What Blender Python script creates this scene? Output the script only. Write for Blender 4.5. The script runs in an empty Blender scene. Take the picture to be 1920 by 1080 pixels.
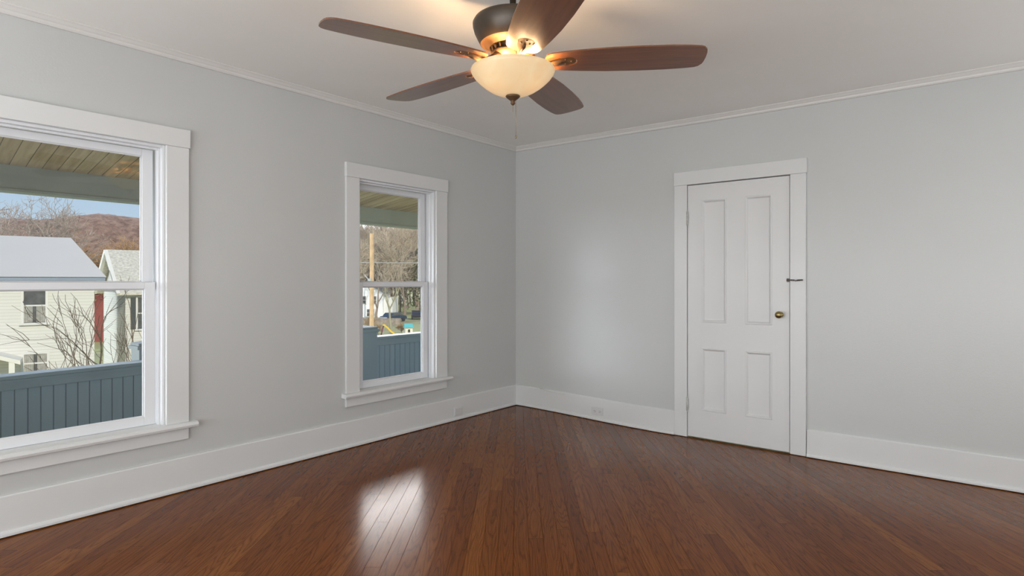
import bpy, bmesh, math, random
from mathutils import Vector, Matrix, Euler
R = math.radians
C = bpy.context.scene.collection
SC = bpy.context.scene

# ------------------------------------------------------------------ camera, world, sun, lights, exposure
YAW = 90 + 38.56                       # heading of the view
V = Vector((math.cos(R(YAW)), math.sin(R(YAW)), 0)); RT = Vector((V.y, -V.x, 0))
CAM = Vector((3.785, -4.81, 1.25))
def G(lat, dep, z): return CAM * 1.0 + RT * lat + V * dep + Vector((0, 0, z - CAM.z))   # site position

cd = bpy.data.cameras.new('camera'); cam = bpy.data.objects.new('camera', cd); C.objects.link(cam)
cam.location = CAM; cam.rotation_euler = Euler((R(90), 0, R(YAW - 90)))
cd.sensor_width = 36; cd.lens = 36 * 1131 / 1920; cd.shift_y = -13 / 1920; cd.clip_start = .05; cd.clip_end = 2000
SC.camera = cam
SC.view_settings.view_transform = 'Standard'; SC.view_settings.look = 'None'
SC.view_settings.gamma = 1; SC.view_settings.use_curve_mapping = False
SC.view_settings.exposure = 0.0

def NT(tree):
    tree.nodes.clear()
    def n(t, **kw):
        nd = tree.nodes.new(t)
        for k, v in kw.items():
            if k.startswith('i_'): nd.inputs[k[2:].replace('_', ' ')].default_value = v
            else: setattr(nd, k, v)
        return nd
    def L(a, ao, b, bi): tree.links.new(a.outputs[ao], b.inputs[bi])
    def val(x, nd, i):
        if isinstance(x, (int, float)): nd.inputs[i].default_value = x
        else: tree.links.new(x, nd.inputs[i])
    def m(op, a, b=0.0, c=0.0):
        nd = tree.nodes.new('ShaderNodeMath'); nd.operation = op
        val(a, nd, 0); val(b, nd, 1); val(c, nd, 2)
        return nd.outputs[0]
    def ramp(x, stops, interp='LINEAR'):
        nd = tree.nodes.new('ShaderNodeValToRGB'); nd.color_ramp.interpolation = interp
        el = nd.color_ramp.elements
        while len(el) < len(stops): el.new(.5)
        for e, (p, c) in zip(el, stops):
            e.position = p; e.color = (c if len(c) == 4 else (*c, 1))
        tree.links.new(x, nd.inputs[0]); return nd.outputs[0]
    def mix(f, a, b, mode='MIX'):
        nd = tree.nodes.new('ShaderNodeMix'); nd.data_type = 'RGBA'; nd.blend_type = mode
        for s, x in ((0, f), (6, a), (7, b)):
            if isinstance(x, (int, float)): nd.inputs[s].default_value = x
            elif isinstance(x, tuple): nd.inputs[s].default_value = (*x, 1)
            else: tree.links.new(x, nd.inputs[s])
        return nd.outputs[2]
    def xyz(a, b, c=0.0):
        nd = tree.nodes.new('ShaderNodeCombineXYZ'); val(a, nd, 0); val(b, nd, 1); val(c, nd, 2); return nd.outputs[0]
    return n, L, m, ramp, mix, xyz

W = bpy.data.worlds.new('sky'); SC.world = W; W.use_nodes = True
n, L, m, ramp, mix, xyz = NT(W.node_tree)
tc = n('ShaderNodeTexCoord'); sp = n('ShaderNodeSeparateXYZ'); L(tc, 'Generated', sp, 0)
skyc = ramp(sp.outputs['Z'], [(0, (.62, .74, .82)), (.12, (.50, .66, .84)), (.35, (.30, .47, .74)), (1, (.16, .30, .60))])
def lobe(az, el, full, edge, col):      # extra glow patch added to the sky to brighten the room
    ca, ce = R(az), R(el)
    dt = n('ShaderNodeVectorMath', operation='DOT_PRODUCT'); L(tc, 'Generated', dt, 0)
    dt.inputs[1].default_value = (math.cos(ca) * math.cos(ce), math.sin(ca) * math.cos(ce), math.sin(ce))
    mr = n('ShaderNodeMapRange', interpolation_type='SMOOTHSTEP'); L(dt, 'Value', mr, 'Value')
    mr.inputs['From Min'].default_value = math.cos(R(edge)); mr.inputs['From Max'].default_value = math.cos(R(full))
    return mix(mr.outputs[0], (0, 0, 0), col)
SKY_GLOW = 16                           # strength of the added glow for the floor reflection, above the trees
cl = lobe(141, 22, 9, 18.5, (1.02 * SKY_GLOW, .97 * SKY_GLOW, .94 * SKY_GLOW))
cl2 = lobe(240, 4, 8, 17, (21, 22.3, 23.5))   # second added glow, unseen, low along the porch, for the door wall
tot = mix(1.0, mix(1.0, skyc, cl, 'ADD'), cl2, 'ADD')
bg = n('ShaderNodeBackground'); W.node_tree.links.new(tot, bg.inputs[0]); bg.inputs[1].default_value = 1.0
wo = n('ShaderNodeOutputWorld'); L(bg, 0, wo, 0)

def lamp(name, kind, loc, energy, color, direction=None, **kw):
    d = bpy.data.lights.new(name, kind); d.energy = energy; d.color = color
    for k, v in kw.items(): setattr(d, k, v)
    o = bpy.data.objects.new(name, d); C.objects.link(o); o.location = loc
    if direction: o.rotation_euler = Vector(direction).to_track_quat('-Z', 'Y').to_euler()
    return o
lamp('sun', 'SUN', (0, 0, 30), 3.0, (1, .92, .80), (-.90, .28, -.50), angle=R(.6))
# added rear and side fill lamps, unseen; corner lamp for an inferred window
lamp('rear_fill_light', 'AREA', (2.75, -7.40, 1.25), 315, (.93, .97, 1), (0, 1, 1.15), shape='RECTANGLE', size=5.0, size_y=2.0)
lamp('side_fill_light', 'AREA', (5.50, -4.9, 1.20), 38, (.95, .98, 1), (-1, 0, .6), shape='RECTANGLE', size=1.8, size_y=1.5)
lamp('daylight_corner_window', 'AREA', (5.50, -.95, 1.20), 18, (.97, .98, 1), (-1, 0, .1), shape='RECTANGLE', size=.8, size_y=1.4)

# ------------------------------------------------------------------ materials
def mat(name, color, rough=.6, spec=.5, metal=0, var=.04, vscale=3, bump=0, bscale=200, emis=None):
    M = bpy.data.materials.new(name); M.use_nodes = True
    n, L, m, ramp, mix, xyz = NT(M.node_tree)
    p = n('ShaderNodeBsdfPrincipled'); o = n('ShaderNodeOutputMaterial'); L(p, 0, o, 0)
    tc = n('ShaderNodeTexCoord'); nz = n('ShaderNodeTexNoise', i_Scale=vscale, i_Detail=4.0); L(tc, 'Object', nz, 'Vector')
    c0 = tuple(max(0, c * (1 - var)) for c in color); c1 = tuple(min(1, c * (1 + var)) for c in color)
    M.node_tree.links.new(ramp(nz.outputs[0], [(.3, c0), (.7, c1)]), p.inputs['Base Color'])
    p.inputs['Roughness'].default_value = rough; p.inputs['Metallic'].default_value = metal
    p.inputs['Specular IOR Level'].default_value = spec
    if bump:
        b2 = n('ShaderNodeTexNoise', i_Scale=bscale, i_Detail=3.0); L(tc, 'Object', b2, 'Vector')
        bp = n('ShaderNodeBump', i_Strength=bump, i_Distance=.002); L(b2, 0, bp, 'Height'); L(bp, 0, p, 'Normal')
    if emis:
        p.inputs['Emission Color'].default_value = (*emis[0], 1); p.inputs['Emission Strength'].default_value = emis[1]
    return M

WALLP = mat('wall_paint', (.562, .570, .562), rough=.34, spec=.5, var=.02, vscale=1.2, bump=.25, bscale=90)
CEILP = mat('ceiling_paint', (.87, .86, .825), rough=.45, spec=.4, var=.03, vscale=.9, bump=.35, bscale=14)
TRIM = mat('trim_paint', (.70, .705, .70), rough=.32, var=.015, vscale=2, bump=.15, bscale=40)
CROWN = mat('crown_paint', (.68, .665, .64), rough=.4, var=.015)
DOORP = mat('door_paint', (.70, .70, .695), rough=.33, var=.015, vscale=2, bump=.2, bscale=35)
VINYL = mat('window_vinyl', (.76, .77, .79), rough=.3, var=.01)
PLATE = mat('plate_plastic', (.64, .64, .64), rough=.3, var=.01)
DARK = mat('dark_slot', (.03, .03, .03), rough=.6)
PAINTMETAL = mat('painted_hinge', (.52, .52, .50), rough=.4, var=.15, vscale=60)
LATCH = mat('latch_metal', (.16, .15, .14), rough=.4, metal=.6, var=.5, vscale=120)
BRASS = mat('aged_brass', (.34, .27, .12), rough=.28, metal=1, var=.2, vscale=30)
BRONZE = mat('oil_bronze', (.055, .042, .030), rough=.38, metal=.35, var=.15, vscale=15)
COPPER = mat('brushed_copper_bronze', (.12, .065, .030), rough=.5, metal=.5, var=.15, vscale=20)
PORCHB = mat('porch_beam_paint', (.46, .50, .48), rough=.6, var=.05)
POSTP = mat('grey_blue_post', (.30, .38, .43), rough=.6, var=.05)
HOUSEW = mat('white_clapboard', (.80, .77, .68), rough=.7, var=.04, vscale=1)
HOUSEG = mat('pale_siding', (.72, .70, .66), rough=.7, var=.05, vscale=1)
METALROOF = mat('pale_metal_roof', (.60, .56, .50), rough=.6, var=.02, vscale=.4)
SHINGLE = mat('beige_shingles', (.62, .58, .48), rough=.9, var=.22, vscale=9)
SOFFIT = mat('shaded_soffit', (.25, .30, .38), rough=.7)  # shade under the eaves put into the base colour
REDW = mat('red_siding', (.32, .09, .08), rough=.8, var=.1)
GREYROOF = mat('grey_shingle', (.20, .20, .21), rough=.9, var=.15, vscale=4)
SHUTTER = mat('dark_shutter', (.07, .08, .08), rough=.7)
CURTAIN = mat('curtain_cloth', (.45, .43, .38), rough=.9, var=.2, vscale=8)
WINDARK = mat('dark_window_glass', (.10, .10, .10), rough=.15, var=.3, vscale=4)
BARK = mat('bark_grey', (.28, .22, .17), rough=.9, var=.2, vscale=6)
BARKN = mat('bark_near', (.15, .115, .08), rough=.9, var=.2, vscale=6)
BARKD = mat('bark_dark', (.13, .10, .08), rough=.9, var=.2, vscale=6)
TWIG = mat('twig_tan', (.54, .44, .33), rough=.9, var=.25, vscale=4)
TWIGP = mat('twig_pale', (.42, .35, .30), rough=.9, var=.25, vscale=4)
LEAFT = mat('dry_leaves', (.46, .29, .14), rough=.9, var=.3, vscale=4)
EVERG = mat('evergreen_needles', (.16, .19, .07), rough=.9, var=.4, vscale=3)
POLEW = mat('yellow_pole_wood', (.62, .42, .22), rough=.8, var=.15, vscale=6)
YELLOW = mat('yellow_plastic', (.85, .60, .06), rough=.4)
TEAL = mat('teal_plastic', (.14, .55, .52), rough=.4)
CREAMP = mat('cream_plastic', (.82, .75, .60), rough=.5)
REDP = mat('maroon_plastic', (.24, .06, .08), rough=.5)
CARB = mat('blue_car_paint', (.04, .07, .12), rough=.15, metal=.3)
CARD = mat('dark_car_paint', (.05, .05, .06), rough=.2, metal=.3)
RUBBER = mat('rubber', (.03, .03, .03), rough=.8)
WIRE = mat('wire_grey', (.45, .43, .40), rough=.6)
STONE = mat('stone_wall', (.34, .28, .22), rough=.9, var=.3, vscale=3)

def glass_mat():
    M = bpy.data.materials.new('window_glass'); M.use_nodes = True
    n, L, m, ramp, mix, xyz = NT(M.node_tree)
    t = n('ShaderNodeBsdfTransparent'); t.inputs[0].default_value = (.97, .98, .98, 1)
    g = n('ShaderNodeBsdfGlossy'); g.inputs['Roughness'].default_value = .02
    ge = n('ShaderNodeNewGeometry'); dt = n('ShaderNodeVectorMath', operation='DOT_PRODUCT'); L(ge, 'Normal', dt, 0); L(ge, 'Incoming', dt, 1)
    c = m('ABSOLUTE', dt.outputs['Value']); fr = m('MULTIPLY_ADD', m('POWER', m('SUBTRACT', 1.0, c), 5.0), .96, .04)
    mx = n('ShaderNodeMixShader'); o = n('ShaderNodeOutputMaterial')
    M.node_tree.links.new(fr, mx.inputs[0]); L(t, 0, mx, 1); L(g, 0, mx, 2); L(mx, 0, o, 0); return M
GLASS = glass_mat()

def floor_mat():
    M = bpy.data.materials.new('oak_strip_floor'); M.use_nodes = True
    T = M.node_tree; n, L, m, ramp, mix, xyz = NT(T)
    p = n('ShaderNodeBsdfPrincipled'); o = n('ShaderNodeOutputMaterial'); L(p, 0, o, 0)
    tc = n('ShaderNodeTexCoord'); s = n('ShaderNodeSeparateXYZ'); L(tc, 'Object', s, 0)
    az = R(128.0); ca, sa = math.cos(az), math.sin(az)
    u = m('ADD', m('MULTIPLY', s.outputs[0], ca), m('MULTIPLY', s.outputs[1], sa))
    v = m('ADD', m('MULTIPLY', s.outputs[0], -sa), m('MULTIPLY', s.outputs[1], ca))
    BW, BL = .072, 1.9
    vb = m('DIVIDE', v, BW); i = m('FLOOR', vb); fv = m('FRACT', vb)
    w1 = n('ShaderNodeTexWhiteNoise', noise_dimensions='1D'); T.links.new(i, w1.inputs['W'])
    ub = m('DIVIDE', m('ADD', u, m('MULTIPLY', w1.outputs[0], 17.0)), BL); j = m('FLOOR', ub); fu = m('FRACT', ub)
    w2 = n('ShaderNodeTexWhiteNoise', noise_dimensions='2D'); T.links.new(xyz(i, j), w2.inputs['Vector'])
    idv = w2.outputs[0]
    base = ramp(idv, [(0, (.134, .036, .0055)), (.25, (.154, .043, .0065)), (.55, (.169, .049, .0075)), (.8, (.187, .057, .009)), (1, (.215, .070, .011))])
    # cathedral figure: contour lines of a stretched noise
    nz = n('ShaderNodeTexNoise', i_Scale=1.0, i_Detail=1.5, i_Roughness=.45)
    T.links.new(xyz(m('ADD', m('MULTIPLY', u, 1.1), m('MULTIPLY', idv, 83.0)), m('ADD', m('MULTIPLY', v, 13.0), m('MULTIPLY', idv, 57.0)), m('MULTIPLY', idv, 31.0)), nz.inputs['Vector'])
    wob = n('ShaderNodeTexNoise', i_Scale=1.0, i_Detail=2.0)
    T.links.new(xyz(m('MULTIPLY', u, 22.0), m('MULTIPLY', v, 60.0), 0.0), wob.inputs['Vector'])
    ring = m('SINE', m('ADD', m('MULTIPLY', nz.outputs[0], 105.0), m('MULTIPLY', wob.outputs[0], 2.4)))
    fig = ramp(m('MULTIPLY_ADD', ring, .5, .5), [(0, (.66, .63, .60)), (.16, (.90, .89, .88)), (.5, (1, 1, 1)), (1, (1.08, 1.08, 1.06))])
    c1 = mix(.85, base, fig, 'MULTIPLY')
    por = n('ShaderNodeTexNoise', i_Scale=1.0, i_Detail=3.0, i_Roughness=.7)
    T.links.new(xyz(m('MULTIPLY', u, 9.0), m('MULTIPLY', v, 260.0), idv), por.inputs['Vector'])
    c2 = mix(.7, c1, ramp(por.outputs[0], [(.30, (.62, .62, .62)), (.62, (1.1, 1.1, 1.1))]), 'MULTIPLY')
    ev = m('MINIMUM', fv, m('SUBTRACT', 1.0, fv)); eu = m('MINIMUM', fu, m('SUBTRACT', 1.0, fu))
    gv = m('SMOOTH_MIN', 1.0, m('MULTIPLY', ev, 24.0), .05); gu = m('MINIMUM', 1.0, m('MULTIPLY', eu, 600.0))
    gap = m('MAXIMUM', 0.0, m('MULTIPLY', gv, gu))
    c3 = mix(m('MULTIPLY', m('SUBTRACT', 1.0, gap), .5), c2, (.03, .012, .006))
    T.links.new(c3, p.inputs['Base Color'])
    big = n('ShaderNodeTexNoise', i_Scale=5.0, i_Detail=2.0); L(tc, 'Object', big, 'Vector')
    p.inputs['Roughness'].default_value = .22
    T.links.new(m('MULTIPLY_ADD', big.outputs[0], .06, .18), p.inputs['Roughness'])
    p.inputs['Specular IOR Level'].default_value = .20
    h = m('ADD', m('MULTIPLY', gap, .15), m('ADD', m('MULTIPLY', ring, .015), m('MULTIPLY', big.outputs[0], .4)))
    T.links.new(m('MULTIPLY', gap, .11), p.inputs['Specular IOR Level'])
    bp = n('ShaderNodeBump', i_Strength=.18, i_Distance=.0012); T.links.new(h, bp.inputs['Height']); L(bp, 0, p, 'Normal')
    return M
FLOORM = floor_mat()

def plank_mat(name, cols, axis_az, width, seam, rough=.7, grain=6.0, seamw=25.0, vertical=None):
    """painted or bare boards; boards run along axis_az, or vertical boards spaced along 'vertical' axis index"""
    M = bpy.data.materials.new(name); M.use_nodes = True
    T = M.node_tree; n, L, m, ramp, mix, xyz = NT(T)
    p = n('ShaderNodeBsdfPrincipled'); o = n('ShaderNodeOutputMaterial'); L(p, 0, o, 0)
    tc = n('ShaderNodeTexCoord'); s = n('ShaderNodeSeparateXYZ'); L(tc, 'Object', s, 0)
    if vertical is None:
        ca, sa = math.cos(R(axis_az)), math.sin(R(axis_az))
        u = m('ADD', m('MULTIPLY', s.outputs[0], ca), m('MULTIPLY', s.outputs[1], sa))
        v = m('ADD', m('MULTIPLY', s.outputs[0], -sa), m('MULTIPLY', s.outputs[1], ca))
    else:
        u = s.outputs[2]; v = s.outputs[vertical]
    vb = m('DIVIDE', v, width); i = m('FLOOR', vb); fv = m('FRACT', vb)
    w1 = n('ShaderNodeTexWhiteNoise', noise_dimensions='1D'); T.links.new(i, w1.inputs['W'])
    nz = n('ShaderNodeTexNoise', i_Scale=1.0, i_Detail=5.0)
    T.links.new(xyz(m('MULTIPLY', u, grain * .4), m('MULTIPLY', v, grain * 5), m('MULTIPLY', w1.outputs[0], 20.0)), nz.inputs['Vector'])
    f = m('ADD', m('MULTIPLY', nz.outputs[0], .75), m('MULTIPLY', w1.outputs[0], .25))
    c = ramp(f, [(.25, cols[0]), (.5, cols[1]), (.75, cols[2])])
    e = m('MINIMUM', 1.0, m('MULTIPLY', m('MINIMUM', fv, m('SUBTRACT', 1.0, fv)), seamw))
    c = mix(m('SUBTRACT', 1.0, e), c, seam)
    T.links.new(c, p.inputs['Base Color']); p.inputs['Roughness'].default_value = rough
    bp = n('ShaderNodeBump', i_Strength=.5, i_Distance=.004); T.links.new(e, bp.inputs['Height']); L(bp, 0, p, 'Normal')
    return M
NEWELG = mat('pale_grey_post', (.36, .38, .38), rough=.6)
PORCHC = plank_mat('porch_ceiling_boards', [(.45, .31, .19), (.72, .55, .37), (.88, .72, .52)], 174, .105, (.06, .045, .03), grain=5)
BEAD = plank_mat('beadboard_blue_grey', [(.30, .39, .45), (.32, .41, .475), (.34, .43, .495)], 0, .085, (.10, .13, .16), vertical=1, seamw=14)
CLAP = plank_mat('clapboard_rows', [(.66, .64, .58), (.70, .68, .62), (.74, .72, .66)], 0, .13, (.52, .50, .44), vertical=2, seamw=9)

def blade_mat():
    M = bpy.data.materials.new('walnut_blade'); M.use_nodes = True
    T = M.node_tree; n, L, m, ramp, mix, xyz = NT(T)
    p = n('ShaderNodeBsdfPrincipled'); o = n('ShaderNodeOutputMaterial'); L(p, 0, o, 0)
    tc = n('ShaderNodeTexCoord'); mp = n('ShaderNodeMapping'); L(tc, 'Object', mp, 0); mp.inputs['Scale'].default_value = (2, 26, 1)
    nz = n('ShaderNodeTexNoise', i_Scale=1.6, i_Detail=5.0, i_Distortion=.6); L(mp, 0, nz, 'Vector')
    T.links.new(ramp(nz.outputs[0], [(.3, (.105, .036, .012)), (.5, (.150, .052, .018)), (.72, (.190, .069, .025))]), p.inputs['Base Color'])
    p.inputs['Roughness'].default_value = .3; p.inputs['Coat Weight'].default_value = .45; p.inputs['Coat Roughness'].default_value = .40; p.inputs['Coat IOR'].default_value = 1.5
    return M
BLADE = blade_mat()

def bowl_mat():
    M = bpy.data.materials.new('amber_alabaster_glass'); M.use_nodes = True
    T = M.node_tree; n, L, m, ramp, mix, xyz = NT(T)
    tc = n('ShaderNodeTexCoord'); nz = n('ShaderNodeTexNoise', i_Scale=7.0, i_Detail=3.0, i_Distortion=1.2); L(tc, 'Object', nz, 'Vector')
    col = ramp(nz.outputs[0], [(.3, (.94, .70, .40)), (.7, (.98, .83, .55))])
    tcol = mix(1.0, col, (.13, .135, .14), 'MULTIPLY')
    tr = n('ShaderNodeBsdfTranslucent'); T.links.new(tcol, tr.inputs[0])
    p = n('ShaderNodeBsdfPrincipled'); T.links.new(col, p.inputs['Base Color']); p.inputs['Roughness'].default_value = .25
    T.links.new(col, p.inputs['Emission Color']); p.inputs['Emission Strength'].default_value = BOWL_E
    mx = n('ShaderNodeMixShader'); mx.inputs[0].default_value = .5; L(tr, 0, mx, 1); L(p, 0, mx, 2)
    o = n('ShaderNodeOutputMaterial'); L(mx, 0, o, 0); return M
BOWL_E = .70
BOWL = bowl_mat()
BULB = mat('bulb_glow', (1, .9, .7), emis=((1, .66, .36), 330))

def ground_mat():
    M = bpy.data.materials.new('lawn_and_leaves'); M.use_nodes = True
    T = M.node_tree; n, L, m, ramp, mix, xyz = NT(T)
    p = n('ShaderNodeBsdfPrincipled'); o = n('ShaderNodeOutputMaterial'); L(p, 0, o, 0)
    tc = n('ShaderNodeTexCoord'); nz = n('ShaderNodeTexNoise', i_Scale=.12, i_Detail=9.0, i_Roughness=.65); L(tc, 'Object', nz, 'Vector')
    T.links.new(ramp(nz.outputs[0], [(.36, (.34, .27, .17)), (.46, (.44, .42, .20)), (.6, (.42, .45, .17))]), p.inputs['Base Color'])
    p.inputs['Roughness'].default_value = .95
    return M
GROUND = ground_mat()

def hill_mat():
    M = bpy.data.materials.new('bare_forest_hillside'); M.use_nodes = True
    T = M.node_tree; n, L, m, ramp, mix, xyz = NT(T)
    p = n('ShaderNodeBsdfPrincipled'); o = n('ShaderNodeOutputMaterial'); L(p, 0, o, 0)
    tc = n('ShaderNodeTexCoord'); nz = n('ShaderNodeTexNoise', i_Scale=.22, i_Detail=8.0, i_Roughness=.8); L(tc, 'Object', nz, 'Vector')
    T.links.new(ramp(nz.outputs[0], [(.38, (.15, .085, .06)), (.5, (.27, .165, .12)), (.62, (.38, .25, .18))]), p.inputs['Base Color'])
    p.inputs['Roughness'].default_value = 1
    return M
HILL = hill_mat()

# ------------------------------------------------------------------ mesh helpers
def new_obj(name, me, parent=None):
    o = bpy.data.objects.new(name, me); C.objects.link(o)
    if parent: o.parent = parent
    return o
class MB:
    def __init__(s): s.v = []; s.f = []; s.mi = []; s.sm = []
    def add(s, vs, fs, mi=0, smooth=False):
        k = len(s.v); s.v += [tuple(v) for v in vs]; s.f += [tuple(i + k for i in f) for f in fs]
        s.mi += [mi] * len(fs); s.sm += [smooth] * len(fs)
    def box(s, x0, x1, y0, y1, z0, z1, mi=0):
        vs = [(x, y, z) for x in (x0, x1) for y in (y0, y1) for z in (z0, z1)]
        s.add(vs, [(0, 1, 3, 2), (4, 6, 7, 5), (0, 4, 5, 1), (2, 3, 7, 6), (0, 2, 6, 4), (1, 5, 7, 3)], mi)
    def prism(s, prof, axis, a, b, mi=0, sag=None, div=1, smooth=False):
        """profile of (p,q) extruded along axis 'x' (prof=(y,z)) or 'y' (prof=(x,z))"""
        k = len(prof); vs = []; fs = []
        for i in range(div + 1):
            t = a + (b - a) * i / div
            for p, q in prof:
                z = q + (sag(t) if sag else 0)
                vs.append((t, p, z) if axis == 'x' else (p, t, z))
        for i in range(div):
            for j in range(k):
                fs.append((i * k + j, i * k + (j + 1) % k, (i + 1) * k + (j + 1) % k, (i + 1) * k + j))
        fs.append(tuple(range(k))[::-1]); fs.append(tuple(div * k + j for j in range(k)))
        s.add(vs, fs, mi, smooth)
    def lathe(s, prof, c=(0, 0, 0), seg=48, mi=0, smooth=True, axis='z'):
        vs = []; fs = []; k = len(prof)
        for i in range(seg):
            a = 2 * math.pi * i / seg
            for r, z in prof:
                if axis == 'z': vs.append((c[0] + r * math.cos(a), c[1] + r * math.sin(a), c[2] + z))
                else: vs.append((c[0] + r * math.cos(a), c[1] + z, c[2] + r * math.sin(a)))
        for i in range(seg):
            for j in range(k - 1):
                a0 = i * k + j; b0 = ((i + 1) % seg) * k + j
                fs.append((a0, b0, b0 + 1, a0 + 1))
        s.add(vs, fs, mi, smooth)
    def tube(s, pts, rads, seg=8, mi=0, smooth=True, cap=True):
        vs = []; fs = []; pts = [Vector(p) for p in pts]; N = len(pts)
        if isinstance(rads, (int, float)): rads = [rads] * N
        ref = None
        for i, p in enumerate(pts):
            d = (pts[min(i + 1, N - 1)] - pts[max(i - 1, 0)]).normalized()
            if ref is None: ref = d.orthogonal().normalized()
            ref = (ref - d * ref.dot(d)); ref = ref.normalized() if ref.length > 1e-6 else d.orthogonal().normalized()
            b = d.cross(ref)
            for q in range(seg):
                a = 2 * math.pi * q / seg
                vs.append(p + (ref * math.cos(a) + b * math.sin(a)) * rads[i])
        for i in range(N - 1):
            for q in range(seg):
                fs.append((i * seg + q, i * seg + (q + 1) % seg, (i + 1) * seg + (q + 1) % seg, (i + 1) * seg + q))
        if cap: fs.append(tuple(range(seg))[::-1]); fs.append(tuple((N - 1) * seg + q for q in range(seg)))
        s.add(vs, fs, mi, smooth)
    def build(s, name, mats, parent=None, bevel=0, fix=True):
        me = bpy.data.meshes.new(name); me.from_pydata(s.v, [], s.f)
        if not isinstance(mats, (list, tuple)): mats = [mats]
        for M in mats: me.materials.append(M)
        me.polygons.foreach_set('material_index', s.mi); me.polygons.foreach_set('use_smooth', s.sm)
        if fix and len(s.v) < 60000:
            bm = bmesh.new(); bm.from_mesh(me); bmesh.ops.recalc_face_normals(bm, faces=bm.faces[:]); bm.to_mesh(me); bm.free()
        me.update()
        o = new_obj(name, me, parent)
        if bevel:
            b = o.modifiers.new('bevel', 'BEVEL'); b.width = bevel; b.segments = 2; b.limit_method = 'ANGLE'; b.angle_limit = R(40)
        return o
def tag(o, label, cat, group=None, kind=None):
    if label: o['label'] = label
    if cat: o['category'] = cat
    if group: o['group'] = group
    if kind: o['kind'] = kind
    return o
def struct(o): o['kind'] = 'structure'; return o
def empty(name, loc, rz=0):
    o = bpy.data.objects.new(name, None); C.objects.link(o); o.location = loc; o.rotation_euler = (0, 0, rz); o.empty_display_size = .1
    return o
def copy_tree(o, parent=None):
    c = o.copy(); C.objects.link(c); c.parent = parent
    for ch in list(o.children): copy_tree(ch, c)
    return c

# ------------------------------------------------------------------ room shell (corner at origin; room x>0, y<0)
XR, YB = 5.6, -7.5
def ss(t): t = max(0, min(1, t)); return t * t * (3 - 2 * t)
def sag(x): return -.037 * ss(x / 1.6)            # the old floor has settled along the door wall
def csag(x): return -.022 * ss(x / 2.5)
CZ = 2.603
def fsag(x, y): return sag(x) * ss((y + 1.3) / 1.25)
mb = MB(); NX, NY = 60, 60
xs = [-.14 + (XR + .28) * i / NX for i in range(NX + 1)]; ys = [YB - .14 + (7.64 - 1.4) * j / 8 for j in range(8)] + [-1.4 + 1.4 * j / 28 for j in range(29)]
vs = [(x, y, fsag(x, y)) for x in xs for y in ys]; M_ = len(ys)
mb.add(vs, [(i * M_ + j, (i + 1) * M_ + j, (i + 1) * M_ + j + 1, i * M_ + j + 1) for i in range(NX) for j in range(M_ - 1)], smooth=True)
mb.box(-.14, XR + .14, YB - .14, 0, -.16, -.06)
struct(mb.build('floor', FLOORM, fix=False))
mb = MB(); mb.prism([(YB - .14, 0), (.14, 0), (.14, .12), (YB - .14, .12)], 'x', -.14, XR + .14, sag=lambda x: CZ + csag(x), div=24)
struct(mb.build('ceiling', CEILP))

# window openings on the left wall: y0 (far from corner), y1, z0, z1
WIN = [(-4.47, -3.317, .385, 2.043), (-1.945, -1.135, .385, 2.032)]
TH = .145
mb = MB(); zt = CZ
ycur = YB - .14
for y0, y1, z0, z1 in WIN:
    mb.box(-TH, 0, ycur, y0, -.12, zt); mb.box(-TH, 0, y0, y1, -.12, z0); mb.box(-TH, 0, y0, y1, z1, zt); ycur = y1
mb.box(-TH, 0, ycur, .14, -.12, zt)
struct(mb.build('wall_left', WALLP))
DX0, DX1, DZ = 1.812, 2.607, 2.042
mb = MB(); mb.box(0, DX0 + .0, 0, .14, -.12, zt + .02); mb.box(DX1, XR + .14, 0, .14, -.12, zt); mb.box(DX0, DX1, 0, .14, DZ, zt)
mb.box(DX0, DX1, .10, .14, -.12, DZ)
struct(mb.build('wall_back', WALLP))
mb = MB(); mb.box(XR, XR + .14, YB, 0, -.12, zt); struct(mb.build('wall_right', WALLP))
mb = MB(); mb.box(0, XR + .14, YB - .14, YB, -.12, zt); struct(mb.build('wall_front', WALLP))

# crown strips
prof = lambda s: [(0, 0), (s * .012, 0), (s * .018, .008), (s * .020, .018), (s * .026, .022), (s * .036, .034), (s * .044, .040), (s * .044, .047), (0, .047)]
mb = MB(); mb.prism([(p, q + CZ - .046) for p, q in prof(1)], 'y', YB, 0); struct(mb.build('trim_1', CROWN))
mb = MB(); mb.prism([(p, q + CZ - .046) for p, q in prof(-1)], 'x', 0, XR, sag=csag, div=24); struct(mb.build('trim_2', CROWN))
# baseboards with shoe moulding
def bb(s): return [(0, .006), (s * .034, .006), (s * .034, .018), (s * .030, .027), (s * .020, .031), (s * .020, .197), (s * .015, .203), (0, .203)]
mb = MB(); mb.prism(bb(1), 'y', YB, 0); struct(mb.build('baseboard_left', TRIM))
mb = MB(); mb.prism(bb(-1), 'x', 0, 1.703, sag=sag, div=24); struct(mb.build('baseboard_back', TRIM))
mb = MB(); mb.prism(bb(-1), 'x', 2.722, XR, sag=sag, div=2); struct(mb.build('baseboard_right', TRIM))

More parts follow.
